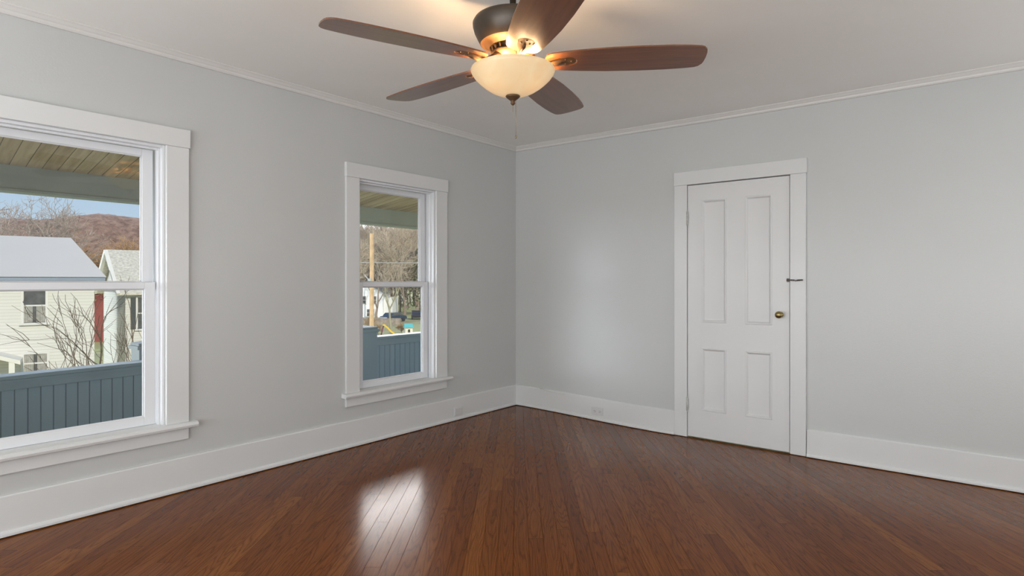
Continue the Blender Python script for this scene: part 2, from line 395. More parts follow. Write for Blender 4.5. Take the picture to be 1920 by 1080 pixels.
# ------------------------------------------------------------------ windows
def window(idx, y0, y1, z0, z1, cl, cr, name):
    """y0..y1 opening; cl, cr outer casing edges"""
    w = empty(name, (0, 0, 0)); struct(w)
    P = .022
    mb = MB()                                        # casing
    mb.box(0, P, cl, y0, .41, z1); mb.box(0, P, y1, cr, .41, z1)
    mb.build('window_casing', TRIM, w, bevel=.003)
    mb = MB(); mb.box(0, P + .006, cl - .004, cr + .006, z1, z1 + .109); mb.build('head_casing', TRIM, w, bevel=.003)
    mb = MB(); mb.box(0, .018, cl, cr, .306, .377); mb.build('apron', TRIM, w, bevel=.003)
    mb = MB()
    mb.prism([(-.06, .383), (.045, .377), (.055, .381), (.059, .393), (.055, .405), (.045, .41), (-.06, .412)], 'y', cl - .028, cr + .040)
    mb.build('window_stool', TRIM, w)
    mb = MB()                                        # jamb liner and inner stops
    J = .016
    mb.box(-TH, 0, y0, y0 + J, .41, z1); mb.box(-TH, 0, y1 - J, y1, .41, z1); mb.box(-TH, 0, y0 + J, y1 - J, z1 - J, z1)
    mb.box(-.050, -.030, y0 + J, y0 + J + .012, .41, z1 - J); mb.box(-.050, -.030, y1 - J - .012, y1 - J, .41, z1 - J)
    mb.box(-.050, -.030, y0 + J + .012, y1 - J - .012, z1 - J - .012, z1 - J)
    mb.box(-TH, -.05, y0 + J, y1 - J, .375, .412)
    mb.build('window_frame', VINYL, w, bevel=.002)
    a, b = y0 + .030, y1 - .030
    def sash(nm, xf, xb, za, zb, st, rb, rt):
        mb = MB(); xg = xf - .014
        mb.box(xb, xf, a, a + st, za, zb); mb.box(xb, xf, b - st, b, za, zb)
        mb.box(xb, xf, a + st, b - st, za, za + rb); mb.box(xb, xf, a + st, b - st, zb - rt, zb)
        gl, gr, g0, g1 = a + st, b - st, za + rb, zb - rt; q = .008      # glazing bead
        mb.prism([(xg - .004, g0), (xg + .010, g0), (xg - .001, g0 + q)], 'y', gl, gr)
        mb.prism([(xg - .004, g1), (xg + .010, g1), (xg - .001, g1 - q)], 'y', gl, gr)
        mb.box(xg - .004, xg + .004, gl, gl + q, g0 + q, g1 - q); mb.box(xg - .004, xg + .004, gr - q, gr, g0 + q, g1 - q)
        o = mb.build(nm, VINYL, w, bevel=.0025)
        g = MB(); g.box(xg - .006, xg - .002, gl + .001, gr - .001, g0 + .001, g1 - .001); g.build('glass_pane', GLASS, o)
        return o
    sash('lower_sash', -.055, -.085, .413, 1.243, .058, .050, .038)
    sash('upper_sash', -.092, -.122, 1.205, z1 - .022, .058, .038, .040)
    return w
window(0, *WIN[0], -4.6, -3.19, 'window_1')
window(1, *WIN[1], -2.066, -1.003, 'window_2')

# ------------------------------------------------------------------ door
dr = empty('door_1', (DX0, 0, 0)); struct(dr)
def local(o): o.location = (-DX0, 0, 0); return o
mb = MB()
for a, b, c, d in ((1.703, DX0, 0, DZ), (DX1, 2.716, 0, DZ)):
    mb.box(a, b, -.024, 0, sag(a) + .004, DZ)
mb.box(1.700, 2.722, -.028, 0, DZ, 2.153)
local(mb.build('door_casing', TRIM, dr, bevel=.003))
# slab: front face at y=-.014 with four moulded recessed panels
dx0, dx1, dz0, dz1 = DX0 + .005, DX1 - .005, -.024, DZ - .007
cols = [(1.935, 2.135), (2.279, 2.479)]; rows = [(.198, .708), (.915, 1.908)]
mb = MB(); F, Bk = -.014, .022
xsn = [dx0, cols[0][0], cols[0][1], cols[1][0], cols[1][1], dx1]; zsn = [dz0, rows[0][0], rows[0][1], rows[1][0], rows[1][1], dz1]
for i in range(5):
    for j in range(5):
        if i in (1, 3) and j in (1, 3):
            X0, X1, Z0, Z1 = xsn[i], xsn[i + 1], zsn[j], zsn[j + 1]
            steps = [(0, F), (.003, F - .006), (.010, F - .006), (.015, F - .001), (.019, F + .007), (.024, F + .010)]
            for (d0, y0), (d1, y1) in zip(steps[:-1], steps[1:]):
                A = [(X0 + d0, y0, Z0 + d0), (X1 - d0, y0, Z0 + d0), (X1 - d0, y0, Z1 - d0), (X0 + d0, y0, Z1 - d0)]
                B = [(X0 + d1, y1, Z0 + d1), (X1 - d1, y1, Z0 + d1), (X1 - d1, y1, Z1 - d1), (X0 + d1, y1, Z1 - d1)]
                mb.add(A + B, [(q, (q + 1) % 4, (q + 1) % 4 + 4, q + 4) for q in range(4)])
            d1, y1 = steps[-1]
            mb.add([(X0 + d1, y1, Z0 + d1), (X1 - d1, y1, Z0 + d1), (X1 - d1, y1, Z1 - d1), (X0 + d1, y1, Z1 - d1)], [(0, 1, 2, 3)])
        else:
            mb.add([(xsn[i], F, zsn[j]), (xsn[i + 1], F, zsn[j]), (xsn[i + 1], F, zsn[j + 1]), (xsn[i], F, zsn[j + 1])], [(0, 1, 2, 3)])
for q in ([(dx0, F, dz0), (dx0, F, dz1), (dx0, Bk, dz1), (dx0, Bk, dz0)], [(dx1, F, dz0), (dx1, F, dz1), (dx1, Bk, dz1), (dx1, Bk, dz0)],
          [(dx0, F, dz0), (dx1, F, dz0), (dx1, Bk, dz0), (dx0, Bk, dz0)], [(dx0, F, dz1), (dx1, F, dz1), (dx1, Bk, dz1), (dx0, Bk, dz1)],
          [(dx0, Bk, dz0), (dx1, Bk, dz0), (dx1, Bk, dz1), (dx0, Bk, dz1)]):
    mb.add(q, [(0, 1, 2, 3)])
slab = local(mb.build('door_panel', DOORP, dr))
def hinge(z):
    mb = MB(); mb.tube([(DX0 + .004, -.026, z), (DX0 + .004, -.026, z + .105)], .007, 10)
    for q in (z - .012, z + .105): mb.lathe([(0, 0), (.006, .001), (.007, .006), (.004, .011), (0, .013)], (DX0 + .004, -.026, q), 10)
    mb.box(DX0 - .002, DX0 + .014, -.027, -.0235, z + .004, z + .100)
    local(mb.build('hinge', PAINTMETAL, dr))
hinge(1.715); hinge(.185)
mb = MB()
mb.lathe([(0, -.068), (.012, -.067), (.022, -.061), (.027, -.052), (.027, -.046), (.022, -.037), (.012, -.031), (.010, -.018), (.012, -.012), (.020, -.008), (.022, -.003), (.022, 0)], (2.539, -.0145, .998), 32, axis='y')
k = local(mb.build('door_knob', BRASS, dr)); k['label'] = 'round aged brass knob'
# slide-bolt latch spanning the door and the right casing
lt = MB(); z = 1.256
lt.box(2.583, 2.603, -.020, -.0145, z - .014, z + .014); lt.tube([(2.586, -.026, z + .002), (2.640, -.036, z)], .006, 8)
for q in (2.588, 2.599): lt.lathe([(0, -.016), (.004, -.014), (.007, -.006), (.007, 0)], (q, -.0165, z), 8, axis='y')
for q in range(3): lt.lathe([(.0035, -.004), (.006, -.002), (.006, .003), (.0035, .004)], (2.648 + q * .012, -.034, z - .003 + .001 * q), 8, axis='y')
lt.box(2.672, 2.698, -.031, -.024, z - .005, z + .007); lt.tube([(2.66, -.034, z), (2.697, -.035, z + .003)], .005, 8)
local(lt.build('chain_latch', LATCH, dr))['label'] = 'small tarnished chain latch'

# ------------------------------------------------------------------ wall plates
pl = empty('outlet', (.963, -.020, .062)); tag(pl, 'white duplex outlet with dark slots set in the baseboard left of the door', 'outlet')
mb = MB(); mb.box(-.060, .060, -.006, 0, -.036, .036); mb.build('cover_plate', PLATE, pl, bevel=.002)
for sx in (-.026, .026):
    mb = MB(); mb.box(sx - .019, sx + .019, -.0085, -.006, -.016, .016); o = mb.build('socket', PLATE, pl, bevel=.002)
    for q in (-.007, .006):
        s_ = MB(); s_.box(sx - .006, sx + .005, -.0092, -.0085, q - .0012, q + .0012); s_.build('slot', DARK, o)
    s_ = MB(); s_.lathe([(0, -.0007), (.0026, -.0007), (.0026, 0)], (sx + .012, -.0086, 0), 10, axis='y'); s_.build('slot', DARK, o)
pl2 = empty('outlet_cover', (.020, -.868, .080)); tag(pl2, 'white blank plate on the baseboard right of the smaller window', 'wall plate')
mb = MB(); mb.box(0, .006, -.056, .056, -.040, .038); mb.build('cover_plate', PLATE, pl2, bevel=.002)
mb = MB(); mb.box(.006, .012, -.048, .046, -.032, .030); mb.build('blank_insert', PLATE, pl2, bevel=.002)
mb = MB(); mb.tube([(.32, -.021, .199), (.40, -.024, .190), (.50, -.024, .178), (.60, -.0235, .176), (.62, -.021, .180)], .0035, 8)
tag(mb.build('cable', TRIM), 'thin white painted cable stapled along the top of the baseboard near the corner', 'cable')

# ------------------------------------------------------------------ ceiling fan
FC = CAM + V * 2.70 + RT * .004
fcz = CZ + csag(FC.x)
fan = empty('ceiling_fan', (FC.x, FC.y, fcz), R(YAW))      # local +x = away from the viewer, -y = viewer's right
tag(fan, 'five-blade walnut ceiling fan with a lit amber glass bowl', 'ceiling fan')
Zf = lambda z: z - fcz
mb = MB(); mb.lathe([(0, 0), (.068, 0), (.068, -.012), (.060, -.035), (.036, -.058), (.022, -.066), (.0, -.066)], seg=40); mb.build('canopy', BRONZE, fan)
mb = MB(); mb.tube([(0, 0, -.06), (0, 0, Zf(2.40))], .0145, 20); mb.lathe([(.015, Zf(2.47)), (.024, Zf(2.46)), (.026, Zf(2.44)), (.030, Zf(2.425))], seg=24); mb.build('downrod', BRONZE, fan)
mb = MB()
mb.lathe([(0, Zf(2.432)), (.09, Zf(2.430)), (.150, Zf(2.424)), (.172, Zf(2.414)), (.180, Zf(2.400)), (.179, Zf(2.385)), (.172, Zf(2.36)), (.160, Zf(2.335)), (.148, Zf(2.312)), (.144, Zf(2.308))], seg=64)
mb.build('motor_housing', BRONZE, fan)
mb = MB()
mb.lathe([(.144, Zf(2.308)), (.140, Zf(2.309)), (.118, Zf(2.302)), (.108, Zf(2.292)), (.104, Zf(2.290))], seg=64)
for q in range(20):
    a = 2 * math.pi * q / 20
    mb.tube([(.102 * math.cos(a), .102 * math.sin(a), Zf(2.298)), (.088 * math.cos(a), .088 * math.sin(a), Zf(2.268))], .006, 6)
mb.lathe([(.100, Zf(2.300)), (.076, Zf(2.298)), (.076, Zf(2.270)), (.098, Zf(2.268)), (.100, Zf(2.260)), (.070, Zf(2.250)), (.055, Zf(2.235)), (.052, Zf(2.215)), (.06, Zf(2.205))], seg=48)
mb.build('motor_hub', COPPER, fan)
# light kit pan, bowl, bulbs, finial, chains
mb = MB(); mb.lathe([(.05, Zf(2.216)), (.058, Zf(2.212)), (.062, Zf(2.198)), (.060, Zf(2.188)), (.03, Zf(2.186)), (.012, Zf(2.18)), (.012, Zf(2.09))], seg=48); mb.build('light_fitter', COPPER, fan)
mb = MB()
out = [(.186, 2.197), (.1885, 2.190), (.184, 2.178), (.170, 2.158), (.152, 2.140), (.129, 2.121), (.102, 2.103), (.073, 2.090), (.045, 2.081), (.018, 2.077)]
inn = [(max(r - .005, .016), z + .005) for r, z in out[::-1]]
mb.lathe([(r, Zf(z)) for r, z in out + inn[:-1] + [(.182, 2.197), (.186, 2.196)]], seg=72)
mb.build('glass_bowl', BOWL, fan)['label'] = 'glowing amber glass bowl'
mb = MB(); mb.lathe([(.0, Zf(2.090)), (.030, Zf(2.081)), (.033, Zf(2.076)), (.028, Zf(2.070)), (.018, Zf(2.062)), (.010, Zf(2.056)), (.009, Zf(2.050)), (.011, Zf(2.046)), (.008, Zf(2.041)), (.003, Zf(2.036)), (0, Zf(2.036))], seg=28)
mb.build('finial', COPPER, fan)
for bx, by in ((-.055, .075), (.093, -.01), (-.045, -.080)):
    mb = MB(); mb.lathe([(0, Zf(2.118)), (.014, Zf(2.121)), (.022, Zf(2.132)), (.023, Zf(2.144)), (.016, Zf(2.158)), (.011, Zf(2.168)), (.011, Zf(2.188))], (bx, by, 0), seg=20)
    mb.build('light_bulb', BULB, fan)
def chain(x, y, za, zb, fob):
    mb = MB(); nn = int((za - zb) / .004)
    mb.tube([(x, y, Zf(za)), (x, y, Zf(zb))], .0009, 6)
    for q in range(nn): mb.lathe([(0, -.0016), (.0013, -.0008), (.0013, .0008), (0, .0016)], (x, y, Zf(za) - q * .004), 6)
    if fob: mb.lathe([(0, 0), (.002, -.002), (.0042, -.010), (.003, -.016), (0, -.018)], (x, y, Zf(zb)), 10)
    mb.build('pull_chain', BRASS, fan)
chain(-.006, .000, 2.05, 2.005, False); chain(.0, -.013, 2.085, 1.905, True)
# blades
def blade_bm():
    half = [(.150, .045), (.158, .058), (.175, .068), (.22, .078), (.30, .088), (.42, .098), (.56, .102), (.68, .100), (.76, .094), (.808, .087), (.824, .078), (.836, .060), (.8405, .035), (.842, 0)]
    top = [(x, y) for x, y in half]; bot = [(x, -y) for x, y in half[:-1]][::-1]
    start = [(.144, -.022), (.142, 0), (.144, .022)]
    pts = start + top + bot
    hole = [(.250 + .036 * math.cos(2 * math.pi * i / 28), .036 * math.sin(2 * math.pi * i / 28)) for i in range(28)]
    bm = bmesh.new(); ed = []
    for loop in (pts, hole):
        vs = [bm.verts.new((x, y, 0)) for x, y in loop]
        ed += [bm.edges.new((vs[i], vs[(i + 1) % len(vs)])) for i in range(len(vs))]
    bmesh.ops.triangle_fill(bm, edges=ed, use_beauty=True)
    bmesh.ops.solidify(bm, geom=bm.faces[:], thickness=.006) if False else None
    g = bmesh.ops.extrude_face_region(bm, geom=bm.faces[:])
    for v in [e for e in g['geom'] if isinstance(e, bmesh.types.BMVert)]: v.co.z += .0065
    bmesh.ops.recalc_face_normals(bm, faces=bm.faces[:])
    me = bpy.data.meshes.new('blade'); bm.to_mesh(me); bm.free(); me.materials.append(BLADE); return me
bme = blade_bm()
def arm_mesh():
    mb = MB()
    mb.tube([(.060, 0, .030), (.085, 0, .026), (.11, 0, .006), (.14, 0, -.010), (.17, 0, -.013), (.20, 0, -.008), (.225, 0, -.002)], [.011, .012, .011, .010, .010, .009, .006], 10)
    # spreading leaf-shaped plate under the blade root, rising into the round opening
    vs = []; NP = 12
    prof_ = [(.135, .010, -.012), (.16, .016, -.014), (.185, .024, -.010), (.21, .030, -.004), (.235, .033, .002), (.255, .0325, .004), (.272, .026, .004), (.282, .012, .004)]
    for x, w, z in prof_: vs += [(x, -w, z), (x, -w * .4, z - .003), (x, w * .4, z - .003), (x, w, z)]
    fs = [(i * 4 + j, i * 4 + j + 1, i * 4 + 5 + j, i * 4 + 4 + j) for i in range(len(prof_) - 1) for j in range(3)]
    mb.add(vs, fs, smooth=True)
    vs2 = [(x, y, z + .0035) for x, y, z in vs]; mb.add(vs2, [f[::-1] for f in fs], smooth=True)
    for (x, y) in ((.235, .018), (.235, -.018), (.262, 0)): mb.lathe([(0, -.004), (.004, -.003), (.005, 0)], (x, y, .001), 10)
    me = mb.build('x', COPPER); d = me.data; bpy.data.objects.remove(me); return d
ame = arm_mesh()
for kk in range(5):
    th = -(23.46 + 72 * kk)
    b = new_obj('blade', bme, fan); a = new_obj('blade_arm', ame, fan)
    Mx = Matrix.Translation((0, 0, Zf(2.224))) @ Matrix.Rotation(R(th), 4, 'Z') @ Matrix.Rotation(R(-8.5), 4, 'X')
    b.matrix_local = Mx; a.matrix_local = Mx

# ------------------------------------------------------------------ porch outside the left wall
PX = -2.3
mb = MB(); mb.box(-2.62, -TH, YB, 4.2, -.62, -.5); struct(mb.build('porch_floor', mat('porch_deck_paint', (.22, .26, .28), var=.08)))
mb = MB(); mb.prism([(-TH, 2.36), (PX, 2.17), (PX, 2.20), (-TH, 2.39)], 'y', YB, 4.6); struct(mb.build('porch_ceiling', PORCHC))
mb = MB(); mb.box(PX - .14, PX, YB, 4.6, 1.975, 2.21); mb.box(PX - .155, PX + .014, YB, 4.6, 1.962, 1.985)
struct(mb.build('porch_beam', PORCHB, bevel=.004))
mb = MB(); mb.box(-2.95, PX - .14, YB - .4, 5.0, 2.2, 2.26); mb.prism([(-2.95, 2.26), (-TH, 2.75), (-TH, 2.85), (-2.95, 2.34)], 'y', YB - .4, 5.0)
struct(mb.build('porch_roof', GREYROOF))
mb = MB(); mb.prism([(YB - .4, 2.76), (.5, 2.76), (.5, 2.9), (YB - .4, 2.9)], 'x', -TH, XR + .4); struct(mb.build('roof', GREYROOF))
def railing(ya, yb, za, zb, label):
    o = empty('porch_half_wall', (PX, (ya + yb) / 2, -.5)); L0 = (yb - ya) / 2
    tag(o, label, 'half wall')
    sl = (zb - za) / (yb - ya); zm = (za + zb) / 2 + .5
    def strip(x0, x1, t0, t1, nm, mt, pad=0):
        a, b = -L0 - pad, L0 + pad
        vs = [(x, y, zm + sl * y + t) for x in (x0, x1) for y in (a, b) for t in (t0, t1)]
        m_ = MB(); m_.add(vs, [(0, 1, 3, 2), (4, 6, 7, 5), (0, 4, 5, 1), (2, 3, 7, 6), (0, 2, 6, 4), (1, 5, 7, 3)]); return m_.build(nm, mt, o, bevel=.004)
    strip(-.16, .035, -.030, 0, 'cap_rail', POSTP); strip(-.002, .016, -.115, -.031, 'apron_board', POSTP)
    m_ = MB(); a, b = -L0, L0
    vs = [(x, y, z) for x in (-.12, 0) for y in (a, b) for z in (0, zm + sl * y - .031)]
    m_.add(vs, [(0, 1, 3, 2), (4, 6, 7, 5), (0, 4, 5, 1), (2, 3, 7, 6), (0, 2, 6, 4), (1, 5, 7, 3)])
    m_.build('beadboard_panel', BEAD, o)
railing(-7.2, -.36, .462, .535, 'long grey-blue beadboard porch half wall outside the large left window')
railing(.05, 3.6, .546, .546, 'short blue beadboard porch half wall outside the smaller window')
def newel(name, x0, x1, y0, y1, zt_, label, paint=POSTP):
    o = empty(name, ((x0 + x1) / 2, (y0 + y1) / 2, -.5)); tag(o, label, 'post'); w, d, h = (x1 - x0) / 2, (y1 - y0) / 2, zt_ + .5
    m_ = MB(); m_.box(-w, w, -d, d, 0, h - .07); m_.build('shaft', paint, o, bevel=.004)
    m_ = MB(); m_.box(-w - .02, w + .02, -d - .02, d + .02, h - .07, h - .035); m_.box(-w - .005, w + .005, -d - .005, d + .005, h - .035, h - .012)
    vs = [(-w - .005, -d - .005, h - .012), (w + .005, -d - .005, h - .012), (w + .005, d + .005, h - .012), (-w - .005, d + .005, h - .012), (0, 0, h + .02)]
    m_.add(vs, [(0, 1, 4), (1, 2, 4), (2, 3, 4), (3, 0, 4)]); m_.build('post_cap', paint, o, bevel=.003)
newel('porch_newel', -2.46, -2.24, -.355, .045, .69, 'stout blue capped newel post outside the left side of the smaller window')
newel('stair_newel', -2.86, -2.66, -2.50, -2.18, .655, 'grey capped newel rising just beyond the porch half wall at the large window', NEWELG)

# ------------------------------------------------------------------ land, hill
GZ = -3.8
mb = MB(); N = 60; S = 420
vs = []; fs = []
for i in range(N + 1):
    for j in range(N + 1):
        x = -S + 2 * S * i / N; y = -S + 2 * S * j / N
        vs.append((x, y, GZ))
for i in range(N):
    for j in range(N): q = i * (N + 1) + j; fs.append((q, q + N + 1, q + N + 2, q + 1))
mb.add(vs, fs); struct(mb.build('ground', GROUND, fix=False))
rnd = random.Random(5)
def hill_profile(az):       # az in degrees left of view axis
    # ridge height (slope above eye level) by bearing
    pts = [(-60, .07), (-38, .08), (-34.5, .092), (-31.5, .0885), (-22, .082), (-12, .072), (-4, .070), (20, .06), (50, .05)]
    for (a0, h0), (a1, h1) in zip(pts[:-1], pts[1:]):
        if a0 <= az <= a1: return h0 + (h1 - h0) * (az - a0) / (a1 - a0)
    return pts[0][1]
vs = []; fs = []; NA, NR = 520, 34
for i in range(NA + 1):
    az = -60 + 110 * i / NA; h = hill_profile(az)
    for j in range(NR + 1):
        t = j / NR; d = 330 + 80 * t
        z = GZ + (1.25 + h * 410 - GZ) * ss(t) + (rnd.uniform(-.5, .5) if j == NR else 0)
        dv = V * math.cos(R(az)) + RT * math.sin(R(az))
        vs.append((CAM.x + dv.x * d, CAM.y + dv.y * d, z))
for i in range(NA):
    for j in range(NR): q = i * (NR + 1) + j; fs.append((q, q + NR + 1, q + NR + 2, q + 1))
mb = MB(); mb.add(vs, fs); hl = mb.build('hills', HILL, fix=False); struct(hl); hl.data.polygons.foreach_set('use_smooth', [True] * len(hl.data.polygons))

# ------------------------------------------------------------------ trees
def grow(seed, h, levels=5, spread=.55, nb=(3, 5), r0=.18, wander=.12, trunk_frac=.28, up=.15, lean=(0, 0), shrink=(.62, .8), rmin=.007):
    rn = random.Random(seed); thick = MB(); thin = MB()
    def branch(p, d, ln, r, lv):
        pts = [p]; rs = [r]; q = p.copy(); dd = d.copy(); ns = 4 if lv < 3 else 3
        for s_ in range(ns):
            w_ = wander * (1 if lv < 3 else 2.2); dd = (dd + Vector((rn.gauss(0, w_), rn.gauss(0, w_), rn.gauss(0, w_) + up * .3))).normalized()
            q = q + dd * ln / ns; pts.append(q.copy()); rs.append(r * (1 - .45 * (s_ + 1) / ns))
        (thick if lv < 3 else thin).tube(pts, rs, 7 if lv == 0 else (5 if lv < 3 else 3), cap=False)
        if lv >= levels: return
        k = rn.randint(*nb)
        for c in range(k):
            t = 1 if c == 0 else rn.uniform(.35, 1.0)
            i0 = min(int(t * ns), ns - 1); f_ = t * ns - i0
            bp = pts[i0].lerp(pts[i0 + 1], min(f_, 1)); br = rs[i0] * (.85 if c == 0 else .62)
            ax = Vector((rn.gauss(0, 1), rn.gauss(0, 1), rn.gauss(0, .6))); ax = (ax - dd * ax.dot(dd)).normalized()
            sp_ = spread * (rn.uniform(.25, .6) if c == 0 else rn.uniform(.7, 1.3))
            nd = (dd * math.cos(sp_) + ax * math.sin(sp_) + Vector((0, 0, up))).normalized()
            branch(bp, nd, ln * rn.uniform(*shrink) if lv else h * .30 * rn.uniform(.8, 1.1), max(br, rmin), lv + 1)
    branch(Vector((0, 0, 0)), Vector((lean[0], lean[1], 1)).normalized(), h * trunk_frac, r0, 0)
    k = h / max(max(v[2] for v in thick.v), max(v[2] for v in thin.v))
    for b_ in (thick, thin): b_.v = [(v[0] * k, v[1] * k, v[2] * k) for v in b_.v]
    return thick, thin
def tree(loc, seed, h, label, m1, m2, group=None, rz=0, name='bare_tree', **kw):
    a, b = grow(seed, h, **kw)
    o = a.build(name, m1, fix=False); o.location = loc; o.rotation_euler = (0, 0, rz)
    tag(o, label, 'tree', group)
    t = b.build('twigs', m2, o, fix=False)
    return o
BIG = dict(levels=6, nb=(3, 4), spread=.66, rmin=.018, trunk_frac=.22, wander=.16)
tree(G(-36.2, 44, GZ), 11, 11.4, 'broad bare tree nearest the left window frame behind the white house', BARK, TWIGP, r0=.34, **BIG)
tree(G(-37.6, 48, GZ), 14, 12.2, 'bare tree in the middle of the three behind the white roof', BARK, TWIGP, r0=.32, **BIG)
tree(G(-36.4, 49.5, GZ), 19, 12.0, 'bare tree at the right end of the three behind the white roof', BARKD, TWIGP, r0=.30, **BIG)
tree(G(-45.0, 56, GZ), 17, 9.6, 'lower brown-leaved tree behind the left part of the white house ridge', BARKD, LEAFT, levels=6, r0=.22, nb=(3, 5), spread=.7, rmin=.025)
tree(G(-37.0, 52, GZ), 18, 9.6, 'low brown-leaved tree at the right end of the white house ridge', BARKD, LEAFT, levels=6, r0=.22, nb=(3, 5), spread=.75, rmin=.025)
tree(G(-10.0, 14.6, GZ), 23, 5.0, 'small spreading bare tree in front of the white house corner', BARKN, BARKN, levels=4, r0=.06, nb=(3, 3), spread=.58, wander=.08, trunk_frac=.34, lean=(-.05, .0))
tree(G(-9.45, 15.4, GZ), 29, 5.2, 'small bare tree crossing the shuttered house beyond the porch', BARKN, BARKN, levels=4, r0=.06, nb=(3, 3), spread=.42, wander=.08, trunk_frac=.36)
lb = 'bare tan tree in the woods seen through the smaller window'
protos = [tree(G(-15.3, 86, GZ), 41, 15, lb, BARK, TWIG, 'bare woods beyond the playground', levels=6, r0=.26, nb=(3, 4), spread=.62, trunk_frac=.2, rmin=.028),
          tree(G(-23.3, 90, GZ), 42, 16, lb, BARK, TWIGP, 'bare woods beyond the playground', levels=6, r0=.24, nb=(3, 4), spread=.55, trunk_frac=.2, rmin=.028),
          tree(G(-18.9, 94, GZ), 43, 15, lb, BARKD, TWIG, 'bare woods beyond the playground', levels=6, r0=.26, nb=(3, 4), spread=.7, trunk_frac=.2, rmin=.028)]
c = copy_tree(protos[0]); c.location = G(-18.0, 80, GZ); c.rotation_euler = (0, 0, 2.2); c.scale = (.8, .8, .8); c['label'] = 'bare tree standing in front of the far white house'; del c['group']
rn = random.Random(3)
for q in range(26):
    d = rn.uniform(92, 135); px = 665 + 140 * ((q * .618) % 1)
    c = copy_tree(protos[q % 3]); c.location = G((px - 960) / 1131 * d, d, GZ); c.rotation_euler = (0, 0, rn.uniform(0, 6.28)); s_ = rn.uniform(.9, 1.2); c.scale = (s_, s_, s_)
tree(G(-11.6, 58, GZ), 47, 8.0, 'mossy forked tree leaning beside the playhouse', mat('mossy_bark', (.36, .33, .20)), TWIG, levels=5, r0=.16, nb=(3, 4), spread=.55, lean=(-.28, .1), trunk_frac=.35)
# evergreen: layered drooping needle sprays on a trunk
def evergreen(loc, seed, h, w, label):
    rn = random.Random(seed); o = empty('evergreen_tree', loc); tag(o, label, 'tree')
    m_ = MB(); m_.tube([(0, 0, 0), (0, 0, h)], [h * .02, .02], 8); m_.build('trunk', BARK, o)
    m_ = MB()
    for q in range(1500):
        t = rn.random() ** .8; z = h * (.08 + .92 * t); rr = w * (1 - t) ** .8 * rn.uniform(.3, 1); a = rn.uniform(0, 6.28)
        p = Vector((rr * math.cos(a), rr * math.sin(a), z)); L_ = rn.uniform(.2, .5) * h / 9
        for s_ in range(3):
            d = Vector((math.cos(a + rn.uniform(-1, 1)), math.sin(a + rn.uniform(-1, 1)), rn.uniform(-.5, .3))).normalized()
            e = d.cross(Vector((0, 0, 1))).normalized() * L_ * .22
            m_.add([p - e, p + e, p + d * L_], [(0, 1, 2)])
    c = m_.build('foliage', EVERG, o, fix=False)
evergreen(G(-18.2, 98, GZ), 5, 8, 3.2, 'olive evergreen bush-like tree behind the parked blue car')
evergreen(G(-13.6, 90, GZ), 6, 11, 2.8, 'olive evergreen at the right side of the smaller window view')

# ------------------------------------------------------------------ houses
def house_window(parent, x0, x1, z0, z1, y, curtain=True, shutters=False):
    """window on a wall facing local -y"""
    m_ = MB(); f = .09
    m_.box(x0 - f, x0, y - .06, y, z0 - f, z1 + f); m_.box(x1, x1 + f, y - .06, y, z0 - f, z1 + f); m_.box(x0, x1, y - .06, y, z1, z1 + f)
    m_.box(x0 - f - .06, x1 + f + .06, y - .12, y, z0 - f, z0); zm = (z0 + z1) / 2; m_.box(x0, x1, y - .05, y, zm - .03, zm + .03)
    w = m_.build('window', HOUSEG, parent)
    m_ = MB(); m_.box(x0, x1, y - .025, y - .01, z0, z1); m_.build('pane', WINDARK, w)
    if curtain:
        m_ = MB(); xm = (x0 + x1) / 2
        for a, b in ((x0, xm - .06), (xm + .06, x1)):
            nn = 8
            for i in range(nn): m_.box(a + (b - a) * i / nn, a + (b - a) * (i + .7) / nn, y - .032 - .004 * (i % 2), y - .026, z0 + .02, z1 if curtain == 1 else zm)
        m_.build('curtain', CURTAIN, w)
    if shutters:
        for a, b in ((x0 - f - .24, x0 - f - .01), (x1 + f + .01, x1 + f + .24)):
            m_ = MB(); m_.box(a, b, y - .07, y, z0, z1)
            for i in range(12): m_.box(a + .05, b - .05, y - .09, y - .07, z0 + .06 + (z1 - z0 - .1) * i / 12, z0 + .06 + (z1 - z0 - .1) * (i + .6) / 12)
            m_.build('shutter', SHUTTER, parent)
RZ = R(YAW - 90)
h1 = empty('white_house', G(-18.0, 26, GZ), RZ + R(36)); tag(h1, 'white two-storey house with pale metal roof filling the left of the large window', 'house')
ev = 1.42 - GZ
mb = MB(); mb.box(-14, 0, 0, 9, 0, ev - .12); mb.build('wall', CLAP, h1)
mb = MB(); e = .42
A = [(-14 - e, -e, ev), (e, -e, ev), (e, 9 + e, ev), (-14 - e, 9 + e, ev)]
Rg = [(-14 - e + 1.2, 4.5, ev + 1.92), (e - 1.25, 4.5, ev + 1.92)]
mb.add(A + Rg, [(0, 1, 5, 4), (1, 2, 5), (2, 3, 4, 5), (3, 0, 4), (0, 3, 2, 1)])
mb.build('roof', METALROOF, h1)
mb = MB(); mb.box(-14 - e + .05, e - .05, -e + .05, 0, ev - .16, ev - .01); mb.box(0, e - .05, 0, 9, ev - .16, ev - .01); mb.build('eave', SOFFIT, h1)
house_window(h1, -2.37, -1.67, -.46 - GZ, .95 - GZ, 0, curtain=2)
house_window(h1, -2.36, -1.62, -2.50 - GZ, -1.75 - GZ, 0, curtain=1)
